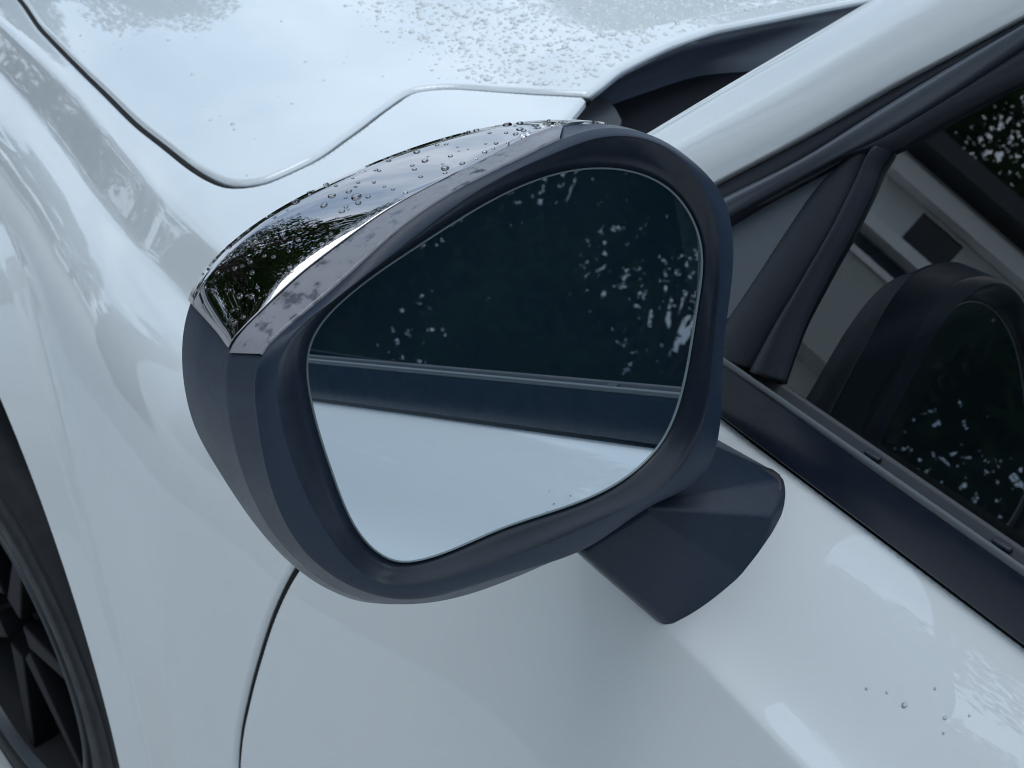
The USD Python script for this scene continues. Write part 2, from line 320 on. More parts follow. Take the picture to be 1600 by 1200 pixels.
# black tubes added in the gaps to deepen their shade
def gap_shade(line2, r, depth):
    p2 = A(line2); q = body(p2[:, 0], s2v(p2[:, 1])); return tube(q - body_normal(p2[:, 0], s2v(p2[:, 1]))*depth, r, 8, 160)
obj('hood_gap_shade', gap_shade(gline.coords, .0030, .0062), 'black_void', hood)
obj('door_gap_shade', gap_shade(dline[dline[:, 1] > v2s(7.6)], .0026, .0060), 'black_void', door)
# black sheet added behind the gaps so they read as shade
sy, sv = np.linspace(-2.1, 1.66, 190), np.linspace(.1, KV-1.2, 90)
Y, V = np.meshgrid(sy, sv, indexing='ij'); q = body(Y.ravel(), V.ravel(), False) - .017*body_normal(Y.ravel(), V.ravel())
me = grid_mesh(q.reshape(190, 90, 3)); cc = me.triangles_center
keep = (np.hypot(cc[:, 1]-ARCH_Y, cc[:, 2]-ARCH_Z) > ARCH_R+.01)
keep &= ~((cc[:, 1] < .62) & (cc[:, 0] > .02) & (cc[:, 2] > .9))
me.update_faces(keep); obj('gap_backing', me, 'black_void', car)

# wheel arch liner, flange, wheel
th = np.linspace(math.radians(-30), math.radians(210), 80)
circ = lambda r, x: np.stack([np.full(80, x), ARCH_Y + r*np.cos(th), ARCH_Z + r*np.sin(th)], -1)
bx = []
for t in th:
    y_, z_ = ARCH_Y + ARCH_R*math.cos(t), ARCH_Z + ARCH_R*math.sin(t)
    q = body(np.full(500, y_), vv); bx.append(q[np.argmin(abs(q[:, 2]-z_)), 0])
bx = A(bx)
g = np.stack([np.stack([bx + dx, ARCH_Y + rr*np.cos(th), ARCH_Z + rr*np.sin(th)], -1) for dx, rr in ((.014, ARCH_R-.002), (.03, ARCH_R+.004), (.10, ARCH_R+.012), (.25, ARCH_R+.012), (.30, .1))])
obj('wheel_arch_liner', grid_mesh(g), 'liner_black', fender)
WX = -.252; WY, WZ, WR = 1.15, .145, .352; STEER = math.radians(9)
def steer(v):
    v = np.array(v, float) - A([WX+.1, WY, 0]); c_, s_ = math.cos(STEER), math.sin(STEER)
    return np.stack([c_*v[..., 0] - s_*v[..., 1], s_*v[..., 0] + c_*v[..., 1], v[..., 2]], -1) + A([WX+.1, WY, 0])
def lathe(profile, cx, n=128):                              # profile of (radius, x), about the wheel's axle
    t = np.linspace(0, 2*np.pi, n, endpoint=False); p = A(profile)
    g = np.stack([np.stack([np.full(n, cx + x), WY + r*np.cos(t), WZ + r*np.sin(t)], -1) for r, x in p]); m = grid_mesh(steer(g), True); m.fix_normals(); return m
RIM = .250
wheel = obj('front_wheel', lathe([(RIM, .03), (RIM, .006), (RIM+.006, .002), (RIM+.014, .001), (RIM+.018, -.005), (RIM+.046, -.006), (RIM+.050, -.002), (WR-.03, .0), (WR-.012, .010), (WR-.003, .024), (WR, .04), (WR, .2), (RIM, .21)], WX), 'tyre_rubber', car)
obj('tread_rib', lathe([(WR-.0335, .0), (WR-.033, -.0025), (WR-.030, -.0025), (WR-.0295, .001)], WX), 'tyre_rubber', wheel)
obj('rim', lathe([(RIM-.002, .012), (RIM-.001, -.002), (RIM-.006, -.005), (RIM-.011, -.003), (RIM-.014, .01)], WX), 'rim_metal', wheel)
obj('rim_barrel', lathe([(RIM-.0135, .009), (RIM-.018, .05), (RIM-.024, .12), (.02, .13)], WX), 'liner_black', wheel)
for k in range(7):
    a = 2*math.pi*k/7 + .3
    c_, s_ = math.cos(a), math.sin(a); tn = A([0, -s_, c_]); rd = A([0, c_, s_]); o = A([WX + .012, WY, WZ])
    pts = [o + rd*.05 + tn*w + A([x, 0, 0]) for w in (-.016, .016) for x in (.012, .05)] + [o + rd*(RIM-.014) + tn*w + A([x, 0, 0]) for w in (-.006, .006) for x in (.006, .035)]
    pts = list(steer(A(pts)))
    obj('spoke', hull(pts, .003, 8), 'rim_black', wheel, smooth=40)

# ------------------------------------------------------------------ cowl at the foot of the windscreen
edge = A([body(A([p[0]]), A([float(s2v(p[1]))]))[0] for p in rear])
edge_low = edge + A([-.001, -.0005, -.0045])
slate_px = [(930, 152), (945, 147), (1012, 124), (1087, 101), (1200, 90), (1240, 85), (1330, 66), (1440, 52)]
sl = curve(A([on_z(p, .955) for p in slate_px]), 40); el = curve(edge_low, 40)
cowl = obj('cowl_panel', grid_mesh(np.stack([el + A([0, .03, -.004]), el, el*.5+sl*.5+A([0, -.002, .004]), sl, sl + A([0, -.004, -.03])])), 'cowl_lit', car)
low = sl + A([0, -.006, -.012])
back = np.linspace(0, 1, 40)[:, None]*A([.75, 0, 0]) + A([.02, .26, .945])
obj('scuttle_tray', grid_mesh(np.stack([low + A([0, .02, 0]), low, back + A([0, 0, 0]), back + A([0, -.1, 0])])), 'cowl_black', cowl)
tri_px = [(884, 196), (906, 172), (929, 151), (948, 158), (961, 172), (971, 191), (965, 210), (880, 210)]
tp = A([on_z(p, .957) for p in tri_px]); tm = trimesh.creation.extrude_polygon(Polygon(tp[:, :2]), .012, engine='earcut'); tm.apply_translation([0, 0, .947])
obj('cowl_end_cap', tm, 'grey_rubber', cowl, smooth=30)

# ------------------------------------------------------------------ greenhouse: window plane leans in
WN = A([1, .0, -.52]); WN = WN/np.linalg.norm(WN); WQ = A([belt_x(.03)+.017, .03, .99]); WOUT = -WN
def win(p, off=0.0): return on_plane(p, WQ + A([off, 0, 0]), WN)
def extend(pts, front=0.0, rear=0.0):
    pts = A(pts); 
    if front: pts = np.vstack([pts[:1] + (pts[0]-pts[1])/np.linalg.norm(pts[0]-pts[1])*front, pts])
    if rear: pts = np.vstack([pts, pts[-1:] + (pts[-1]-pts[-2])/np.linalg.norm(pts[-1]-pts[-2])*rear])
    return pts
plow = extend([win(p, -.012) for p in [(1122, 280), (1247, 214), (1393, 130), (1489, 80), (1600, 22)]], .22, .5)
ptop_px = [(1037, 210), (1131, 153), (1225, 97), (1310, 48), (1394, 0)]
ptop = extend([at_t(p, t) for p, t in zip(ptop_px, (.85, .825, .80, .775, .75))], .18, .62)
nd = 70; a, b = curve(plow, nd), curve(ptop, nd)
s = np.linspace(0, 1, 16); bul = A([-.5, .25, .8]); bul /= np.linalg.norm(bul)
front = a[:, None]*(1-s)[None, :, None] + b[:, None]*s[None, :, None] + bul*(.020*np.sin(np.pi*s)**.75 + .0016*np.sin(3.2*np.pi*s)*np.sin(np.pi*s))[None, :, None]
g = np.concatenate([(a - WOUT*.012 + A([.004, 0, .0]))[:, None], (a - WOUT*.003)[:, None], front, (b + A([.004, .004, -.006]))[:, None], (b + A([.01, .0, -.03]))[:, None]], 1)
pillar = obj('windscreen_pillar', grid_mesh(g), 'white_paint', car)
obj('pillar_seal', ribbon(b + A([.002, .006, -.004]), b + A([.010, .012, -.010]), (-.3, .5, .8), .003, .004, 60, 6), 'grey_rubber', pillar)
# windscreen
ws = np.stack([b + A([.008, .006, -.012]), b + A([.35, .10, -.02]), b + A([.95, .12, -.02])], 1)
obj('windscreen', grid_mesh(ws), 'tinted_glass', car)
obj('roof', grid_mesh(np.stack([curve([b[-1], b[-1]+A([.02, -1.4, .12])], 20) + A([.0, 0, 0]), curve([b[-1], b[-1]+A([.02, -1.4, .12])], 20) + A([1.1, .1, .02])])), 'white_paint', car)

strip_up = extend([win(p, -.008) for p in [(1139, 306), (1262, 245), (1375, 173), (1487, 105), (1600, 41)]], .06, .5)
strip_lo = extend([win(p, -.008) for p in [(1144, 342), (1311, 252), (1375, 218), (1487, 150), (1600, 75)]], .06, .5)
top_gl = extend([win(p, -.002) for p in [(1150, 350), (1276, 276), (1328, 252), (1386, 238), (1475, 190), (1562, 144), (1600, 126)]], .06, .5)
frame = obj('window_frame', ribbon(strip_up, strip_lo, WOUT, .007, .012, 80, 12, .6), 'frame_satin', door)
obj('frame_gap_seal', ribbon(plow - WOUT*.006, strip_up - WOUT*.001, WOUT, .0015, .008, 80, 6), 'rubber', door)
obj('glass_run_seal', ribbon(strip_lo - WOUT*.002, top_gl, WOUT, .007, .010, 80, 10, .6), 'rubber', door)

# belt moulding: section swept along the belt
def belt_path(o, y0=.13, y1=-.72, n=50): 
    y = np.linspace(y0, y1, n); return np.stack([belt_x(y) + o[0], y, np.full(n, BELT_Z + o[1])], -1)
def sweep(sec, y0=.13, y1=-.72):
    g = np.stack([belt_path(o, y0, y1) for o in sec], 1); me = grid_mesh(g, True); k = len(sec)
    caps = [[0, i, i+1] for i in range(1, k-1)] + [[len(me.vertices)-k, len(me.vertices)-k+i+1, len(me.vertices)-k+i] for i in range(1, k-1)]
    me = trimesh.Trimesh(me.vertices, np.vstack([me.faces, caps]), process=False); me.fix_normals(); return me
mould_sec = [(.006, .0015), (-.0002, .0006), (-.0013, .0025), (-.0005, .010), (.001, .017), (.003, .024), (.0044, .0278), (.0058, .0295), (.0078, .0298), (.0085, .0285), (.0085, .010)]
obj('belt_moulding', sweep(mould_sec), 'satin_black', door)
obj('belt_moulding_lip', sweep([(.0046, .0288), (.0050, .0310), (.0066, .0320), (.0080, .0312), (.0080, .0288)]), 'lip_highlight', door)
seal_sec = [(.0086, .010), (.0086, .0275), (.0110, .0278), (.0122, .0262), (.0135, .0268), (.0148, .0305), (.0162, .0318), (.0180, .0312), (.0182, .010)]
obj('belt_seal', sweep(seal_sec), 'grey_rubber', door)
obj('belt_moulding', sweep(mould_sec, -.727, -2.05), 'satin_black', rear_door)
obj('belt_seal', sweep(seal_sec, -.727, -2.05), 'grey_rubber', rear_door)

# glass of the door and of the rear door (thin panes with thickness)
def pane(pts, name, parent, material='tinted_glass', th=.0035):
    p = A(pts); k = len(p); q = p - WOUT*th
    f = [[0, i, i+1] for i in range(1, k-1)]
    me = trimesh.Trimesh(p, f, process=False); me.fix_normals()
    if (me.face_normals[0]@WOUT) < 0: me.invert()
    return obj(name, me, material, parent, smooth=False)
def wpl(y, z): x = WQ[0] + (-(y-WQ[1])*WN[1] - (z-WQ[2])*WN[2])/WN[0]; return A([x, y, z])
tg = curve(top_gl, 30)
topline = [q + WOUT*-.004 for q in tg if q[1] < .012]
topline = topline + [wpl(-.72, 1.36)]
pane([wpl(.035, .975), wpl(.022, 1.1)] + [wpl(q[1], q[2]) for q in topline] + [wpl(-.72, .975)], 'side_window', door)
pane([wpl(-.76, .975), wpl(-.76, 1.36), wpl(-1.8, 1.38), wpl(-2.0, .975)], 'side_window', rear_door)
obj('door_pillar', ribbon([wpl(-.70, .98), wpl(-.70, 1.38)], [wpl(-.77, .98), wpl(-.77, 1.38)], WOUT, .004, .02), 'gloss_black', door)
obj('roof_rail', ribbon([wpl(-.3, 1.34), wpl(-.72, 1.40), wpl(-2.0, 1.40)], [wpl(-.3, 1.30), wpl(-.72, 1.355), wpl(-2.0, 1.36)], WOUT, .012, .03), 'white_paint', car)

# fixed quarter panel ahead of the window, division bar
qp = [(1100, 380), (1148, 349), (1215, 308), (1276, 272), (1296, 263), (1309, 262), (1312, 270), (1300, 295), (1140, 495), (1100, 530)]
qpts = A([win(p, -.002) for p in qp]); k = len(qpts)
me = trimesh.Trimesh(np.vstack([qpts, qpts - WOUT*.004]), [[0, i, i+1] for i in range(1, k-1)] + [[k, k+i+1, k+i] for i in range(1, k-1)] + [t for i in range(k) for t in ([i, (i+1) % k, k+i], [(i+1) % k, k+(i+1) % k, k+i])], process=False); me.fix_normals()
obj('quarter_panel', me, 'grey_panel', door, smooth=30)
bar_l = [win((1372, 192), .018)] + [win(p, -.003) for p in [(1340, 236), (1306, 262), (1272, 298), (1228, 362), (1173, 446), (1138, 498), (1100, 556)]]
bar_m = [win((1392, 192), .018)] + [win(p, -.003) for p in [(1368, 232), (1340, 285), (1310, 345), (1255, 440), (1205, 520), (1172, 580)]]
bar_r = [win((1422, 196), .018)] + [win(p, -.001) for p in [(1392, 238), (1376, 262), (1362, 300), (1335, 357), (1300, 421), (1261, 498), (1238, 560), (1225, 600)]]
obj('division_seal', ribbon(bar_l, bar_m, WOUT, .004, .008, 60, 10, .6), 'rubber', door)
obj('division_bar', ribbon(bar_m, bar_r, WOUT, .008, .010, 60, 14, .7), 'rubber', door)

# ------------------------------------------------------------------ wing mirror
GN = A([.0217, -.9850, .1709]); GN = GN/np.linalg.norm(GN)
def onm(p, depth): return on_plane(p, MC + GN*depth, GN)
glass_px = [(481, 542), (494, 510), (542, 462), (599, 416), (655, 379), (730, 332), (825, 285), (880, 268), (937, 259), (994, 266), (1050, 300), (1080, 337), (1095, 375), (1097, 425), (1090, 477), (1080, 547), (1071, 590), (1058, 642), (1033, 692), (987, 742), (950, 764), (878, 795), (778, 830), (700, 861), (663, 874), (617, 880), (587, 864), (548, 814), (518, 745), (495, 676), (483, 623), (477, 577)]
lip_px = [(440, 560), (460, 517), (512, 474), (580, 425), (655, 365), (730, 307), (805, 268), (862, 242), (937, 216), (985, 214), (1030, 228), (1075, 268), (1105, 320), (1117, 375), (1118, 440), (1112, 520), (1103, 600), (1090, 665), (1062, 722), (1010, 772), (950, 800), (870, 838), (780, 870), (700, 898), (630, 912), (590, 905), (545, 870), (505, 812), (470, 745), (446, 672), (437, 610)]
rim_px = [(404, 568), (467, 499), (542, 434), (617, 366), (692, 310), (767, 272), (824, 243), (885, 214), (940, 201), (985, 203), (1031, 216), (1085, 256), (1123, 295), (1139, 330), (1144, 385), (1140, 477), (1131, 540), (1127, 625), (1121, 690), (1102, 742), (1020, 788), (925, 852), (842, 884), (778, 904), (702, 925), (640, 936), (600, 936), (552, 918), (510, 892), (470, 855), (432, 785), (410, 711), (402, 650)]
edge_px = [(362, 545), (407, 495), (467, 435), (535, 384), (599, 337), (655, 304), (749, 257), (824, 216), (880, 198), (935, 195), (985, 200), (1028, 216), (1080, 258), (1112, 295), (1128, 335), (1132, 390), (1128, 480), (1118, 560), (1110, 640), (1095, 700), (1065, 745), (1000, 790), (920, 850), (842, 887), (778, 912), (702, 936), (617, 945), (548, 930), (500, 903), (440, 850), (395, 780), (368, 700), (355, 620)]
sil_px = [(287, 520), (291, 487), (316, 437), (366, 385), (430, 335), (520, 288), (632, 241), (730, 213), (805, 197), (880, 190), (930, 196), (975, 206), (1010, 228), (1050, 270), (1075, 320), (1085, 380), (1080, 480), (1070, 560), (1060, 640), (1040, 700), (1000, 750), (930, 800), (860, 845), (790, 880), (702, 912), (610, 935), (548, 935), (500, 914), (452, 879), (395, 813), (338, 729), (304, 671), (290, 612), (286, 560)]
NA = 240
cen = A([790., 575.])
def polar(px):
    c = closed_curve(px, 900, s=len(px)*1.2) - cen; a = np.arctan2(c[:, 1], c[:, 0]); r = np.hypot(*c.T); o = np.argsort(a)
    return np.interp(np.linspace(-np.pi, np.pi, NA, endpoint=False), np.r_[a[o]-2*np.pi, a[o], a[o]+2*np.pi], np.r_[r[o]]*1.0 if False else np.r_[r[o], r[o], r[o]])
TH = np.linspace(-np.pi, np.pi, NA, endpoint=False)
ang = lambda p: math.atan2(p[1]-cen[1], p[0]-cen[0])
def loop(px, depth, grow=0.0):
    r = polar(px) + grow; p = cen + r[:, None]*np.stack([np.cos(TH), np.sin(TH)], -1)
    return A([onm(q, d_) for q, d_ in zip(p, np.broadcast_to(depth, (NA,)))])
def mid(a, b, w=.5, push=0): return a*(1-w) + b*w + GN*push
G = loop(glass_px, 0); G_in = loop(glass_px, 0, -4)
LIP = loop(lip_px, .007); RIM_ = loop(rim_px, .004); EDG = loop(edge_px, -.014)
sil_depth = -np.interp(TH, [-np.pi, ang((700, 235)), ang((930, 200)), ang((1085, 400)), ang((900, 830)), ang((700, 915)), np.pi], [.052, .050, .024, .026, .036, .048, .052])
SIL = loop(sil_px, sil_depth)
cen3 = SIL.mean(0)
def shrink(lp, k, depth): c = lp.mean(0); return c + (lp-c)*k - GN*depth
wing = obj('wing_mirror', grid_mesh(np.stack([G - GN*.006, G + GN*.0005, mid(G, LIP, .45, -.0015), mid(G, LIP, .85, -.0005), LIP, mid(LIP, RIM_, .12, .0012)]), True), 'satin_black', car,
    label='dark plastic door mirror with a gloss black top')
# face of the housing, rounded rim, lower shell
face_l = [mid(LIP, RIM_, .12, .0012), mid(LIP, RIM_, .35, .0016), mid(LIP, RIM_, .7, .0012), mid(LIP, RIM_, .92, .0006), RIM_]
obj('housing_face', grid_mesh(np.stack(face_l), True), 'matte_plastic', wing)
B1 = shrink(SIL, .93, .014); B2 = shrink(SIL, .75, .026); B3 = shrink(SIL, .4, .032); B4 = shrink(SIL, .02, .034)
shell = [RIM_, mid(RIM_, EDG, .06, -.0008), mid(RIM_, EDG, .5), mid(RIM_, EDG, .94, -.0003), EDG, mid(EDG, SIL, .06, .0003), mid(EDG, SIL, .35, .003), mid(EDG, SIL, .7, .004), SIL, mid(SIL, B1, .4, .001), B1, B2, B3, B4]
shell = np.stack(shell)
# which angles carry the strip and the gloss cap
a_cap0, a_cap1 = ang((362, 545)), ang((960, 190))
def idx_range(a0, a1): return np.where((TH >= a0) & (TH <= a1))[0] if a0 < a1 else np.r_[np.where(TH >= a0)[0], np.where(TH <= a1)[0]]
obj('housing_shell', grid_mesh(shell, True), 'matte_plastic', wing)
# strip: a proud band between rim and edge along the top
i_st = idx_range(ang((386, 556)), ang((888, 204)))
def offs(rows, h):
    g = np.stack(rows); m = grid_mesh(np.stack(rows), False); n = m.vertex_normals.reshape(g.shape); s = np.sign((n*(g-cen3)).sum()); return g + n*s*h
rows = [mid(RIM_, EDG, w) for w in (.02, .1, .5, .9, .98)]
g = offs([r_[i_st] for r_ in rows], .0012); base = np.stack([r_[i_st] for r_ in rows])
obj('trim_strip', grid_mesh(np.concatenate([base[:1], g, base[-1:]])), 'slate_strip', wing)
# gloss cap over the top, from the edge over the silhouette to the front
NC = 90
def slanted(rows, starts, ends):
    out = []
    for r_, a0, a1 in zip(rows, starts, ends):
        t = np.linspace(a0, a1, NC); tt = np.r_[TH, TH+2*np.pi]; rr = np.vstack([r_, r_]); out.append(np.stack([np.interp(np.where(t < -np.pi, t+2*np.pi, t), tt, rr[:, k_]) for k_ in range(3)], -1))
    return out
def caprow(w, lo, hi): return mid(lo, hi, w)
E1 = mid(EDG, SIL, .04)
rows = [E1, mid(EDG, SIL, .07, .001), mid(EDG, SIL, .2, .0025), mid(EDG, SIL, .4, .0042), mid(EDG, SIL, .6, .0048), mid(EDG, SIL, .8, .0042), mid(EDG, SIL, .93, .0025), SIL, mid(SIL, B1, .3, .0016), mid(SIL, B1, .65, .0014), B1]
wq = A([0, .03, .16, .36, .56, .76, .9, 1, 1.1, 1.2, 1.3])
rows_c = slanted(rows, ang((361, 546)) + (ang((297, 470)) - ang((361, 546)))*wq, ang((905, 198)) + 0.10*wq)
capg = offs(rows_c, .0016); base = np.stack(rows_c)
full = np.concatenate([base[:, :1], capg, base[:, -1:]], 1); full = np.concatenate([np.concatenate([base[:1, :1], base[:1], base[:1, -1:]], 1), full])
cap = obj('mirror_cap', grid_mesh(full), 'gloss_black', wing)
# glass with its pale edge
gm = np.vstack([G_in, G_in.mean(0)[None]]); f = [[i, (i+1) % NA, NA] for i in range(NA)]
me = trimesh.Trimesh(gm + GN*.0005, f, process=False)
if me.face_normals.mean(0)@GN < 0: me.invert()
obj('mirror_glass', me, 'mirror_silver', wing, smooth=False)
obj('glass_edge', grid_mesh(np.stack([G_in - GN*.004, G_in + GN*.0004, mid(G_in, G, .4, .0014), mid(G_in, G, .9, .0006), G - GN*.004]), True), 'edge_glass', wing)
# foot on the door's shoulder
def on_body(px): y, v = surf([px], inv_side)[0]; return body(A([y]), A([v]))[0], body_normal(A([y]), A([v]))[0]
base_px = [(1036, 960), (1046, 964), (1062, 957), (1105, 925), (1154, 887), (1180, 852), (1200, 818)]
base_px2 = [(1212, 795), (1216, 770), (1211, 752), (1200, 744)]
b1 = [on_body(p)[0] - .003*on_body(p)[1] for p in base_px]; b2 = [on_body(p)[0] - .003*on_body(p)[1] for p in base_px2]
b1 = list(curve(A(b1), 26)); b2 = list(curve(A(b2), 16))
ridge = [onm((1012, 797), -.016), on_body((1204, 812))[0] + .004*on_body((1204, 812))[1]]
hid = [b1[0] + A([.0, .05, .0]), b2[-1] + A([-.015, .06, .0])]
top = [onm((918, 856), -.034), onm((1112, 738), -.052), onm((1112, 690), -.062)]
obj('mirror_foot', hull(b1 + b2 + ridge + hid + top + [q + A([0, .04, 0]) for q in top], .005, 20), 'matte_plastic', wing, smooth=24)

gk = [on_body(p)[0] for p in base_px + base_px2]
obj('foot_gasket', hull([q + (q-A(gk).mean(0))*.055 for q in gk] + [q + A([0, .0, -.004]) for q in hid], .0022, 8), 'rubber', wing, smooth=40)
for y_ in (-.066, -.150):
    obj('seal_clip', hull([A([belt_x(y_)+.0135+dx, y_+dy, BELT_Z+.0295]) for dx in (-.001, .0016) for dy in (-.004, .004)], .0013, 8), 'rubber', door)

# ------------------------------------------------------------------ cabin, seen dimly through the glass
def box(c, s): b = trimesh.creation.box(extents=s); b.apply_translation(c); return b
cabin = obj('cabin_floor', merge(box((.65, -.6, .35), (1.3, 2.8, .02)), box((1.34, -.6, .75), (.02, 2.8, .8)), box((.65, -1.6, .8), (1.3, .02, 1.0))), 'dash_dark', car, smooth=False)
obj('door_card', ribbon([wpl(.12, .965)+A([.03, 0, 0]), wpl(-.72, .965)+A([.03, 0, 0])], [wpl(.12, .5)+A([.09, 0, 0]), wpl(-.72, .5)+A([.09, 0, 0])], (1, 0, 0), .01, .01), 'cowl_black', door)
def dash(pts, up=.0): return [at_t(p, t) for p, t in pts]
def slab(px, t, name, material, thick=.012, r=.003):
    q = [at_t(p, tt) for p, tt in zip(px, t if hasattr(t, '__len__') else [t]*len(px))]
    return obj(name, hull(q + [x + A([.004, .006, -thick]) for x in q], r, 8), material, dashb, smooth=30)
dashb = obj('dashboard', hull([A(q) for q in ((.10, .42, .90), (1.28, .42, .90), (.10, .16, .87), (1.28, .16, .87), (.10, .16, .55), (1.28, .16, .55), (.1, .42, .5), (1.28, .42, .5))], .02, 12), 'dash_dark', car)
bh = [at_t(p, .80) for p in [(1375, 690), (1400, 620), (1450, 560), (1520, 525), (1600, 508), (1700, 500)]]
obj('instrument_hood', merge(tube(bh, .012, 12, 40), grid_mesh(np.stack([curve(bh, 30), curve(bh, 30) + A([.03, .03, -.12])]))), 'dash_dark', dashb)

# ------------------------------------------------------------------ raindrops
def dome(r, h, seg=9):
    rows = [(1.0, 0), (.93, .38), (.72, .74), (.38, .95)]
    v = [[r*a_*math.cos(t), r*a_*math.sin(t), h*b_] for a_, b_ in rows for t in np.linspace(0, 2*np.pi, seg, endpoint=False)] + [[0, 0, h]]
    f = []
    for k in range(3):
        for i in range(seg):
            j = (i+1) % seg; f += [[k*seg+i, k*seg+j, (k+1)*seg+j], [k*seg+i, (k+1)*seg+j, (k+1)*seg+i]]
    f += [[3*seg+i, 3*seg+(i+1) % seg, 4*seg] for i in range(seg)] + [[(i+1) % seg, i, 0] for i in range(1, seg-1)]
    return A(v), A(f)
def frame_of(n, twist):
    a = np.cross(n, [0.3, 1, .1]); a /= np.linalg.norm(a); b = np.cross(n, a)
    return np.stack([math.cos(twist)*a + math.sin(twist)*b, -math.sin(twist)*a + math.cos(twist)*b, n], 1)
def drop(p, n, r, seg=9, ratio=.42):
    v, f = dome(r, r*ratio, seg); v = v*A([1, rng.uniform(.75, 1.2), 1])
    return (v@frame_of(n, rng.uniform(0, 6.3)).T + p - n*r*.04, f)
def join(ds):
    vs, fs, o = [], [], 0
    for v, f in ds: vs.append(v); fs.append(f+o); o += len(v)
    return trimesh.Trimesh(np.vstack(vs), np.vstack(fs), process=False)
# on the hood: countless beads
ds = []; x0, y0, x1, y1 = hood_poly.bounds
pool = np.stack([rng.uniform(x0, x1, 140000), rng.uniform(y0, y1, 140000)], -1)
pool = pool[shapely.contains_xy(hood_poly.buffer(-.01), pool[:, 0], pool[:, 1])]
p3 = body(pool[:, 0], s2v(pool[:, 1])); nn = body_normal(pool[:, 0], s2v(pool[:, 1])); pp = project(p3)
dens = np.clip((p3[:, 0] - (.15 + .17*(p3[:, 1]-.62)))/.06, 0.0, 1)*1.0 + .012
ok = (pp[:, 0] > -60) & (pp[:, 0] < 1500) & (pp[:, 1] > -150) & (pp[:, 1] < 320) & (rng.uniform(0, 1, len(pp)) < dens)
sel = np.where(ok)[0][:15000]
for i in sel: ds.append(drop(p3[i], nn[i], min(.0042, rng.lognormal(math.log(.00125), .5)), 7, .5))
obj('hood_raindrops', join(ds), 'bead_water', label='fine beads of rain scattered over the white hood', category='raindrops', kind='stuff')
# on the gloss cap: single drops
capn = np.array(grid_mesh(capg).vertex_normals).reshape(capg.shape); capn = capn * np.sign((capn*(capg-cen3)).sum())
nr, nc = capg.shape[:2]; taken = []
def single(p, n, r, label, group, cat='raindrop'):
    v, f = drop(p, n, r, 12, .42); o = p.copy()
    x = numbered('/World', 'raindrop'); m = usdkit.mesh(stage, x, (v - o, f), L['water'], True); UsdGeom.Xformable(m.GetPrim()).AddTranslateOp().Set(Gf.Vec3d(*map(float, o)))
    tag(m.GetPrim(), label, cat, group)
tries = 0
while len(taken) < 150 and tries < 5000:
    tries += 1
    a_, b_ = rng.uniform(1.6, 8.6), 3 + (nc-9)*rng.uniform(0, 1)**1.25; i, j = int(a_), int(b_); u_, w_ = a_-i, b_-j
    lerp = lambda g_: g_[i, j]*(1-u_)*(1-w_) + g_[i+1, j]*u_*(1-w_) + g_[i, j+1]*(1-u_)*w_ + g_[i+1, j+1]*u_*w_
    p, n = lerp(capg), lerp(capn); n = n/np.linalg.norm(n); r = float(np.clip(rng.lognormal(math.log(.00105), .38), .0006, .0024))
    if any(np.linalg.norm(p-q) < r+s_ for q, s_ in taken): continue
    taken.append((p, r)); single(p, n, r, 'clear raindrop on the gloss black top of the wing mirror', 'raindrops on the mirror cap')
for px, r in (((1413, 1102), .0016), ((1386, 1082), .0008), ((1354, 1076), .0009), ((1461, 1076), .0008), ((1476, 1122), .0009), ((1474, 1146), .0007), ((1515, 1118), .0007)):
    p, n = on_body(px); single(p, n, r, 'clear raindrop on the white door below the window', 'raindrops on the door')

# ------------------------------------------------------------------ what the paint and glass reflect: ground, trees, a house
GZ = WZ - WR
gnd = trimesh.Trimesh([[-120, -120, GZ], [120, -120, GZ], [120, 120, GZ], [-120, 120, GZ]], [[0, 1, 2], [0, 2, 3]], process=False)
obj('ground', gnd, 'pale_ground', smooth=False, kind='structure')
def make_tree(path, seed, h=7.5, cr=2.6, nleaf=9000, base=.25):
    r_ = np.random.default_rng(seed); x = UsdGeom.Xform.Define(stage, path).GetPrim()
    tr = [tube([(0, 0, 0), (.08, .05, h*.3), (-.05, .1, h*.6), (0, 0, h*.85)], np.linspace(.16, .04, 20), 8, 20)]
    cl = []
    NCL = 64
    for k in range(NCL):
        a_ = r_.uniform(0, 2*np.pi); z_ = h*(base + (1-base)*r_.uniform(.05, .95)); t_ = (z_/h-base)/(1-base)
        rad = cr*math.sqrt(max(.05, 1-(2*t_-.8)**2*.7))*r_.uniform(.35, 1.0)
        e = A([rad*math.cos(a_), rad*math.sin(a_), z_]); cl.append((e, r_.uniform(.5, 1.0)*cr*.38))
        tr.append(tube([(0, 0, z_*.7), tuple(e*A([.5, .5, 1])*A([1, 1, .9])), tuple(e)], np.linspace(.05, .012, 8), 5, 8))
    q = []
    for e, s_ in cl:
        m = nleaf//NCL; d_ = r_.standard_normal((m, 3)); d_ /= np.linalg.norm(d_, axis=1)[:, None]; q.append(e + d_*(s_*r_.uniform(.2, 1, (m, 1))**.5)*A([1, 1, .75]))
    q = np.vstack(q); n = len(q); a1 = r_.standard_normal((n, 3)); a1 /= np.linalg.norm(a1, axis=1)[:, None]; a2 = np.cross(a1, r_.standard_normal((n, 3))); a2 /= np.linalg.norm(a2, axis=1)[:, None]
    s1 = r_.uniform(.045, .085, (n, 1)); V_ = np.stack([q-a1*s1, q+a2*s1*.5, q+a1*s1, q-a2*s1*.5], 1).reshape(-1, 3); i = np.arange(n)*4
    F_ = np.vstack([np.stack([i, i+1, i+2], -1), np.stack([i, i+2, i+3], -1)])
    obj('trunk', merge(*tr), 'bark', x); obj('crown', (V_, F_), 'leaves', x, smooth=False)
    return x
stage.CreateClassPrim('/World/Looks/tree_kinds') if False else None
